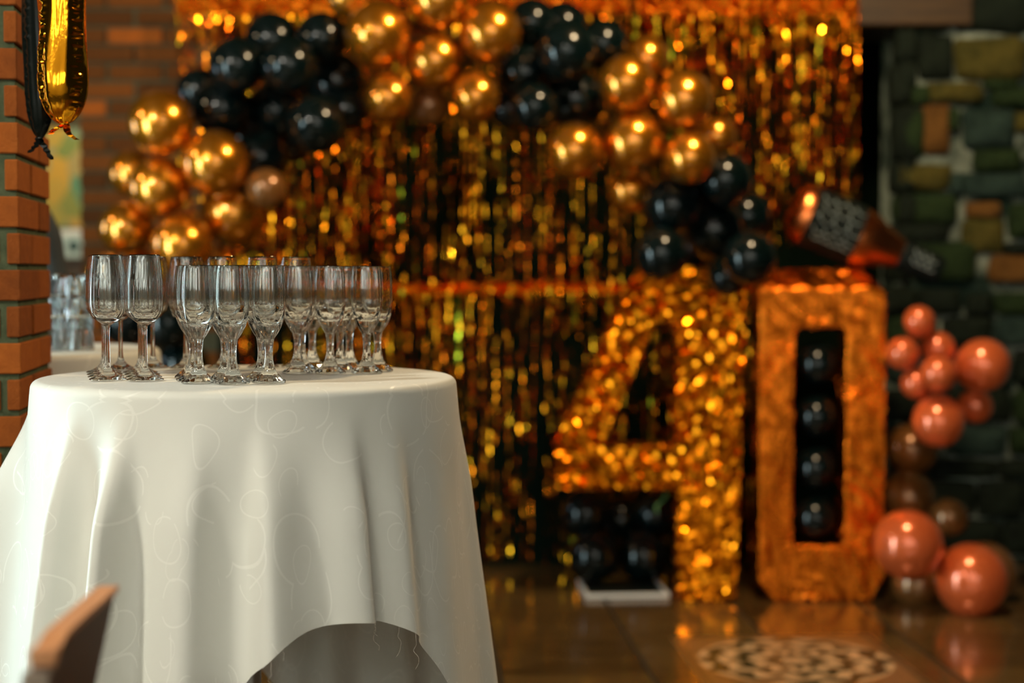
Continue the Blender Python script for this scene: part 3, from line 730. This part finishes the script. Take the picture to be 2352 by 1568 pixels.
# rose gold column at the right
for cx, cy, r, kd, lb, Y, kn in (
 (2231, 1330, 84, P, 'large rose gold balloon in front on the floor tiles at the right', 6.10, (0.05, 0.1, -1)),
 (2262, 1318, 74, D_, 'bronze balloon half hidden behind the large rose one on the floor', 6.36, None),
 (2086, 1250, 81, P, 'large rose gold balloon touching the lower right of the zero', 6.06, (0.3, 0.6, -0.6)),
 (2106, 1340, 60, D_, 'dim gold balloon on the floor in the shadow beside the zero', 6.34, None),
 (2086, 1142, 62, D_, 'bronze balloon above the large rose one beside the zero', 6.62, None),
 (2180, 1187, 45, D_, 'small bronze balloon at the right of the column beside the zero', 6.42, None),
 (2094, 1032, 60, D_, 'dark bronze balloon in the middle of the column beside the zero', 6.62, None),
 (2155, 968, 60, P, 'oval rose gold balloon in the middle of the column by the stone wall', 6.20, (0, 0.5, 0.8)),
 (2240, 932, 41, P, 'small rose gold balloon low at the right by the stone wall', 6.36, None),
 (2258, 838, 62, P, 'large rose gold balloon at the upper right by the stone wall', 6.26, (-0.6, 0.6, -0.4)),
 (2155, 858, 42, P, 'small rose gold balloon in the centre of the upper cluster', 6.14, None),
 (2104, 880, 36, P, 'small rose gold balloon at the lower left of the upper cluster', 6.26, None),
 (2154, 800, 40, P, 'small rose gold balloon behind the centre of the upper cluster', 6.33, None),
 (2073, 811, 38, P, 'small rose gold balloon at the left of the upper cluster, touching the zero', 6.24, None),
 (2111, 737, 36, P, 'small rose gold balloon topmost of the column', 6.28, (0, 0.2, -1))):
    balloon(cx, cy, r, kd, lb, None, kn, 'rose gold balloon column', Y)
# under the four: black balloons on a white edged board
bd = atz(1436, 1358, 0.03)
bo = empty('display_board', (bd.x, bd.y + 0.165, 0.0), 'low black board with white edge lying on the tiles left of the four', 'board', rot=(0, 0, R(4)))
obj('panel', box('panel', -0.155, -0.15, 0.003, 0.155, 0.15, 0.014, 0.002), M['black'], bo)
for nm, (x0, y0, x1, y1) in (('edge_strip', (-0.168, -0.163, 0.168, -0.150)), ('edge_strip', (-0.168, -0.150, -0.155, 0.15)), ('edge_strip', (0.155, -0.150, 0.168, 0.15))):
    obj(nm, box(nm, x0, y0, 0.003, x1, y1, 0.020, 0.002), M['white'], bo)
for cx, cy, r, Y, lb in ((1365, 1276, 60, 6.56, 'left'), (1478, 1276, 60, 6.56, 'right')):
    balloon(cx, cy, r, B, 'black balloon at the %s on the white edged board under the four' % lb, None, (0, 1, -0.2), 'balloons under the four', Y)
for cx, cy, r, Y, lb in ((1345, 1178, 58, 6.56, 'left'), (1424, 1192, 54, 6.50, 'middle'), (1506, 1182, 48, 6.70, 'right')):
    balloon(cx, cy, r, B, 'black balloon at the %s of the upper three under the crossbar of the four' % lb, None, (0, 1, -0.2), 'balloons under the four', Y)
rb = [at(1528 - 22 * t + 5 * math.sin(t * 7), 1132 + 45 * t, YD - 0.03 + 0.015 * math.sin(t * 5)) for t in [i / 10 for i in range(11)]]
v = []; f = []
for p in rb: v += [p + Vector((-0.006, 0, 0)), p + Vector((0.006, 0.004, 0))]
for i in range(10): f.append((2 * i, 2 * i + 1, 2 * i + 3, 2 * i + 2))
tag(obj('ribbon', mesh('ribbon', v, f, True), M['ribbon']), 'short pale green ribbon curling below the crossbar of the four', 'ribbon')

# ------------------------------------------------------------------ bottle shaped foil balloon on top of the zero
bA, bB = at(1818, 480, 6.43), at(2162, 622, 6.43); ax = (bB - bA); LB = ax.length
bt = empty('bottle_balloon', bA, 'bottle shaped foil balloon in rose gold with black label lying on the zero', 'balloon')
bt.rotation_euler = ax.to_track_quat('X', 'Z').to_euler()
RB = 0.120
def brad(t):                                            # radius along the axis, t 0..1
    pts = [(0, 0.70), (0.04, 0.92), (0.10, 1.0), (0.42, 1.0), (0.52, 0.93), (0.60, 0.75), (0.66, 0.58), (0.72, 0.50), (0.95, 0.46), (1.0, 0.38)]
    for (a_, ra), (b_, rb_) in zip(pts, pts[1:]):
        if t <= b_: q = (t - a_) / (b_ - a_); q = q * q * (3 - 2 * q); return RB * (ra + (rb_ - ra) * q)
    return RB * 0.38
def bsec(name, t0, t1, grow, cap0, cap1, m, crease):
    n = 40; rows = []; v = []; f = []; K = 16
    for i in range(K + 1):
        t = t0 + (t1 - t0) * i / K; r = brad(t) + grow
        for k_ in range(n):
            an = 2 * math.pi * k_ / n; rr = r * (1 + crease * noise.noise(Vector((t * 9, math.cos(an) * 1.5, math.sin(an) * 1.5))) + crease * 0.5 * noise.noise(Vector((t * 40, math.cos(an) * 2, math.sin(an) * 2))))
            v.append((t * LB, 0.78 * rr * math.sin(an), rr * math.cos(an)))
    for i in range(K):
        for k_ in range(n): k2 = (k_ + 1) % n; f.append((i * n + k_, i * n + k2, (i + 1) * n + k2, (i + 1) * n + k_))
    if cap0: v.append((t0 * LB + 0.03, 0, 0)); f += [(len(v) - 1, (k_ + 1) % n, k_) for k_ in range(n)]
    if cap1: v.append((t1 * LB, 0, 0)); f += [(len(v) - 1, K * n + k_, K * n + (k_ + 1) % n) for k_ in range(n)]
    return obj(name, mesh(name, v, f, True), m, bt)
bsec('body', 0.0, 0.72, 0.0, True, False, M['foil_rose'], 0.05)
lab = bsec('label_band', 0.105, 0.43, 0.003, False, False, M['black'], 0.05); lab['label'] = 'black label with silver handwriting'
nk = bsec('neck_cap', 0.72, 1.0, 0.004, True, True, M['black'], 0.03); nk['label'] = 'black neck with pale lettering'
def scribble(t0, t1, a0, amp, loops, grow, parent, rad):
    pts = []; N = loops * 10
    for i in range(N + 1):
        u = i / N; t = t0 + (t1 - t0) * u + 0.012 * math.cos(u * loops * 6.28); an = a0 + amp * math.sin(u * loops * 6.28 + 0.7 * math.sin(u * 17))
        r = brad(t) * 1.03 + grow; pts.append((t * LB, -0.78 * r * math.cos(an), r * math.sin(an)))
    obj('lettering', tube('lettering', pts, rad, 4), M['silver'], parent)
for a0, am, lo, t0, t1 in ((0.74, 0.11, 4, 0.13, 0.41), (0.40, 0.14, 3, 0.14, 0.39), (0.02, 0.17, 3, 0.13, 0.41), (-0.36, 0.10, 4, 0.13, 0.40), (-0.62, 0.06, 5, 0.15, 0.39)): scribble(t0, t1, a0, am, lo, 0.004, lab, 0.0023)
for a0, am in ((0.45, 0.22), (-0.15, 0.22)): scribble(0.78, 0.93, a0, am, 3, 0.004, nk, 0.0032)

# ------------------------------------------------------------------ foil balloons hanging at the pillar
def foil_balloon(px, pybot, Y, hw, dw, m, label, tail_len, seed, yaw, L=0.62):
    b0 = at(px, pybot, Y); t = empty('foil_balloon', b0, label, 'balloon', 'foil balloons at the pillar', rot=(0, 0, yaw))
    n = 64; K = 200; v = []; f = []; sa, sb = R(221) - yaw, R(326) - yaw
    for i in range(K + 1):
        u = i / K; z = L * u
        wv = hw * (1 - (1 - u / 0.16) ** 2) ** 0.5 if u < 0.16 else hw
        if u > 0.85: wv = hw * max(0.06, (1 - ((u - 0.85) / 0.15) ** 2)) ** 0.5
        wv = max(wv, 0.006); wob = 1 + 0.05 * math.sin(u * 11 + seed)
        for k_ in range(n):
            a_ = 2 * math.pi * k_ / n; c_, s_ = math.cos(a_), math.sin(a_); cr = 0
            for sm in (sa, sb, sa + math.pi):
                d = (a_ - sm + math.pi) % (2 * math.pi) - math.pi; bd_ = math.exp(-(d / R(15)) ** 2)
                cr += bd_ * (-0.07 + 0.16 * noise.noise(Vector((z * 170, a_ * 1.2, seed))) + 0.08 * noise.noise(Vector((z * 420, a_ * 2, seed))))
            lob = 1 + 0.035 * math.cos(a_ * 9 + 2 * math.sin(u * 6 + seed)) + 0.05 * noise.noise(Vector((u * 6, c_ * 2.5, s_ * 2.5 + seed)))
            rx = wv * wob * (lob + cr)
            v.append((rx * c_, rx * (dw / hw) * s_, z))
    for i in range(K):
        for k_ in range(n): k2 = (k_ + 1) % n; f.append((i * n + k_, i * n + k2, (i + 1) * n + k2, (i + 1) * n + k_))
    v.append((0, 0, 0)); f += [(len(v) - 1, k_, (k_ + 1) % n) for k_ in range(n)]
    v.append((0, 0, L)); f += [(len(v) - 1, K * n + (k_ + 1) % n, K * n + k_) for k_ in range(n)]
    obj('body', mesh('body', v, f, True), m, t)
    for s_ in (-1, 1):
        pts = []; 
        for q in range(9): u = q / 8; pts.append(Vector((s_ * 0.012 * u * (1 + u) + 0.004 * math.sin(u * 5 + seed), 0.006 * math.sin(u * 6), 0.004 - tail_len * (0.7 + 0.3 * (s_ > 0)) * u)))
        vv = []; ff = []
        for q, p in enumerate(pts): wd = 0.007 * (1 - 0.5 * abs(q / 8 - 0.35)); vv += [p + Vector((-wd, 0.003 * (-1) ** q, 0)), p + Vector((wd, -0.003 * (-1) ** q, 0))]
        for q in range(8): ff.append((2 * q, 2 * q + 1, 2 * q + 3, 2 * q + 2))
        obj('tail', mesh('tail', vv, ff), m, t)
    obj('string', tube('string', [(0, 0, L - 0.004), (0, 0, 3.84 - b0.z)], 0.001, 5), M['thread'], t)
foil_balloon(146, 286, 3.04, 0.046, 0.036, M['foil_gold'], 'gold foil balloon with crimped seams hanging beside the brick pillar', 0.032, 1.3, R(18))
foil_balloon(92, 318, 3.12, 0.030, 0.022, M['foil_black'], 'black foil balloon hanging between the gold one and the brick pillar', 0.045, 4.1, R(-10))

# ------------------------------------------------------------------ chair at the lower left, facing right
ctop = at(238, 1345, 1.80)
ch = empty('wooden_chair', (ctop.x, 1.58, 0), 'dark brown wooden chair with lighter top edge in front of the cloth', 'chair', rot=(0, 0, R(1.5)))
hz = ctop.z; yb0, yb1 = -0.06, 0.22
prof = []
for q in range(13):
    u = q / 12; prof.append((hz - 0.44 + 0.44 * u, -0.10 * (1 - u)))
def slab(name, th, zoff0, inset, m, z0, z1, lift=0.0):
    v = []; f = []; nz, ny = 12, 16
    for side in (0, 1):
        for i in range(nz + 1):
            z = z0 + (z1 - z0) * i / nz; lean = -0.22 * (hz - z)
            for j in range(ny + 1):
                u = j / ny; y = yb0 + inset + (yb1 - yb0 - 2 * inset) * u
                drop = 0.022 * max(0, (0.22 - u) / 0.22) ** 2 * (i / nz)
                v.append((lean + (th if side == 0 else 0), y, z - drop + lift))
    q = (nz + 1) * (ny + 1)
    for i in range(nz):
        for j in range(ny):
            a_ = i * (ny + 1) + j; f.append((a_, a_ + 1, a_ + ny + 2, a_ + ny + 1)); f.append((q + a_, q + a_ + ny + 1, q + a_ + ny + 2, q + a_ + 1))
    for i in range(nz):
        for j in (0, ny): a_ = i * (ny + 1) + j; f.append((a_, q + a_, q + a_ + ny + 1, a_ + ny + 1) if j else (a_, a_ + ny + 1, q + a_ + ny + 1, q + a_))
    for j in range(ny):
        a_ = j; f.append((a_, q + a_, q + a_ + 1, a_ + 1)); a_ = nz * (ny + 1) + j; f.append((a_, a_ + 1, q + a_ + 1, q + a_))
    return obj(name, mesh(name, v, f), m, ch)
slab('backrest', 0.020, 0, 0.0, M['chair_dark'], hz - 0.42, hz - 0.008)
tr = slab('top_edge', 0.023, 0, -0.001, M['chair_edge'], hz - 0.008, hz); tr['label'] = 'lighter bare wood top edge'
ee = [(-0.22 * (hz - z_), z_) for z_ in (hz - 0.42, hz - 0.2, hz - 0.028)]
v = []; f = []
for x_, z_ in ee: v += [(x_ + a_, yb0 + b_, z_) for a_, b_ in ((0.0, -0.004), (0.024, -0.004), (0.024, 0.004), (0.0, 0.004))]
for i in range(2):
    for k in range(4): k2 = (k + 1) % 4; f.append((4 * i + k, 4 * i + k2, 4 * i + 4 + k2, 4 * i + 4 + k))
f += [(3, 2, 1, 0), (8, 9, 10, 11)]
obj('end_edge', mesh('end_edge', v, f), mat('chair_end_grain', (0.26, 0.20, 0.15), 0.6), ch)['label'] = 'pale end of the back board'
obj('seat', box('seat', -0.06, -0.10, 0.43, 0.36, 0.255, 0.46, 0.008), M['chair_dark'], ch)
for x_, y_ in ((0.32, -0.08), (0.32, 0.235), (-0.085, -0.045), (-0.085, 0.205)):
    top = 0.43 if x_ > 0 else hz - 0.10
    lx = 0 if x_ > 0 else -0.012
    pts = [(x_ + lx, y_, 0.001), (x_ + lx, y_, 0.43)] if x_ > 0 else [(x_ - 0.03, y_, 0.001), (x_ - 0.022, y_, 0.45), (-0.022 - 0.22 * 0.25, y_, hz - 0.25), (-0.016 - 0.22 * 0.10, y_, top)]
    obj('leg', tube('leg', pts, 0.014, 8), M['chair_dark'], ch)
for y_ in (-0.06, 0.22): obj('stretcher', tube('stretcher', [(-0.10, y_, 0.2), (0.32, y_, 0.2)], 0.010, 8), M['chair_dark'], ch)

# ------------------------------------------------------------------ things seen through the gap beside the pillar
pa, pb = at(100, 292, 9.97), at(205, 522, 9.97)
pic = empty('wall_picture', ((pa.x + pb.x) / 2, 9.985, (pa.z + pb.z) / 2), 'framed picture of green, yellow and teal patches on the far wall', 'picture')
W2, H2 = (pb.x - pa.x) / 2, (pa.z - pb.z) / 2
pm = mat('picture_print', (0.2, 0.2, 0.1), 0.6); n_, l_, b_ = nodes(pm)
vor = add(pm, 'ShaderNodeTexVoronoi', voronoi_dimensions='2D', distance='CHEBYCHEV'); vor.inputs['Scale'].default_value = 1.0
mp_ = coords(pm, 'Object', (9, 1, 7), (R(90), 0, 0)); l_.new(mp_, vor.inputs['Vector'])
sp_ = add(pm, 'ShaderNodeSeparateColor'); l_.new(vor.outputs['Color'], sp_.inputs[0])
l_.new(ramp(pm, sp_.outputs[0], [(0.0, (0.10, 0.20, 0.05)), (0.3, (0.35, 0.28, 0.05)), (0.5, (0.55, 0.30, 0.03)), (0.75, (0.05, 0.22, 0.18)), (1.0, (0.15, 0.25, 0.06))]), b_.inputs['Base Color'])
obj('print', box('print', -W2, -0.005, -H2, W2, 0.005, H2), pm, pic)
for nm, (x0, z0, x1, z1) in (('frame_rail', (-W2 - 0.02, H2, W2 + 0.02, H2 + 0.02)), ('frame_rail', (-W2 - 0.02, -H2 - 0.02, W2 + 0.02, -H2)), ('frame_rail', (-W2 - 0.02, -H2, -W2, H2)), ('frame_rail', (W2, -H2, W2 + 0.02, H2))):
    obj(nm, box(nm, x0, -0.015, z0, x1, 0.008, z1, 0.002), M['beam'], pic)
lamp('far_room_lamp', (-2.2, 8.6, 3.2), 130, (1.0, 0.85, 0.55), 0.1)
# cupboard with a white box on it, far room
cb = at(165, 592, 9.6); cab = empty('cupboard', (cb.x, 9.72, 0), 'dark wooden cupboard against the far wall under the picture', 'cupboard')
obj('carcass', box('carcass', -0.42, -0.20, 0.06, 0.42, 0.20, cb.z - 0.02, 0.004), M['beam'], cab)
obj('top_board', box('top_board', -0.45, -0.22, cb.z - 0.02, 0.45, 0.22, cb.z, 0.004), M['beam'], cab)
for s_ in (-1, 1):
    dr = obj('cupboard_door', box('cupboard_door', -0.195, -0.012, 0, 0.195, 0.0, cb.z - 0.14, 0.003), M['beam'], cab, (s_ * 0.205, -0.201, 0.09))
    obj('knob', lathe('knob', [(0, 0), (0.012, 0), (0.014, 0.015), (0, 0.022)], 12), M['steel'], dr, (-s_ * 0.16, -0.012, 0.5), (R(90), 0, 0))
for x_ in (-0.38, 0.38):
    for y_ in (-0.17, 0.17): obj('foot', box('foot', -0.025, -0.025, 0.001, 0.025, 0.025, 0.06), M['beam'], cab, (x_, y_, 0))
wb = empty('gift_box', (cb.x, 9.66, cb.z + 0.001), 'pale box with dark round print standing on the far cupboard', 'box')
obj('body', box('body', -0.07, -0.05, 0, 0.07, 0.05, 0.16, 0.003), mat('pale_card', (0.45, 0.58, 0.56), 0.6), wb)
obj('lid', box('lid', -0.073, -0.053, 0.13, 0.073, 0.053, 0.168, 0.003), M['white'], wb)
obj('print', lathe('print', [(0, 0), (0.035, 0), (0.035, 0.002), (0.02, 0.002), (0.02, 0.0025), (0, 0.0025)], 20), mat('dark_print', (0.02, 0.07, 0.07), 0.6), wb, (0.01, -0.0505, 0.07), (R(90), 0, 0))
# coat stand with a black jacket behind the pillar
cs = Vector((-1.67, 5.0, 0))
st = empty('coat_stand', cs, 'dark coat stand behind the second table, covered by a jacket', 'coat stand')
obj('pole', tube('pole', [(0, 0, 0.02), (0, 0, 1.78)], 0.018, 12), M['chair_dark'], st)
obj('base_plate', lathe('base_plate', [(0, 0.001), (0.2, 0.001), (0.2, 0.018), (0.03, 0.03), (0, 0.03)], 32), M['chair_dark'], st)
for q in range(4):
    a_ = q * math.pi / 2 + 0.4; obj('hook', tube('hook', [(0.015 * math.cos(a_), 0.015 * math.sin(a_), 1.70), (0.08 * math.cos(a_), 0.08 * math.sin(a_), 1.69), (0.11 * math.cos(a_), 0.11 * math.sin(a_), 1.76)], 0.007, 6), M['chair_dark'], st)
jk = empty('jacket', cs + Vector((0, 0, 0)), 'black jacket hanging on the stand beside the brick pillar, one sleeve bent', 'jacket')
v = []; f = []; n = 28
prof_j = [(1.66, 0.035, 0.035), (1.62, 0.06, 0.055), (1.57, 0.15, 0.09), (1.50, 0.185, 0.115), (1.35, 0.18, 0.12), (1.15, 0.165, 0.115), (0.98, 0.18, 0.125), (0.85, 0.19, 0.13), (0.85, 0.175, 0.115), (1.2, 0.15, 0.10), (1.5, 0.16, 0.09)]
for z, a_, b_ in prof_j:
    for k_ in range(n):
        an = 2 * math.pi * k_ / n; w_ = 1 + 0.07 * math.sin(an * 5 + z * 4) * (1.66 - z)
        v.append((a_ * w_ * math.cos(an), b_ * w_ * math.sin(an), z))
for i in range(len(prof_j) - 1):
    for k_ in range(n): k2 = (k_ + 1) % n; f.append((i * n + k_, i * n + k2, (i + 1) * n + k2, (i + 1) * n + k_))
obj('body', mesh('body', v, f, True), M['wool'], jk)
for s_ in (1, -1):
    pts = spline([(s_ * 0.13, 0, 1.55), (s_ * 0.20, -0.01, 1.45), (s_ * 0.245, -0.02, 1.30), (s_ * 0.25, -0.05, 1.18), (s_ * 0.19, -0.11, 1.06), (s_ * 0.14, -0.14, 1.0)], 4)
    obj('sleeve', tube('sleeve', pts, lambda u: 0.062 - 0.018 * u + 0.004 * math.sin(u * 30), 16), M['wool'], jk)
obj('collar', tube('collar', [(-0.05, -0.05, 1.60), (-0.065, 0.0, 1.645), (0, 0.05, 1.665), (0.065, 0.0, 1.645), (0.05, -0.05, 1.60)], 0.018, 8), M['wool'], jk)
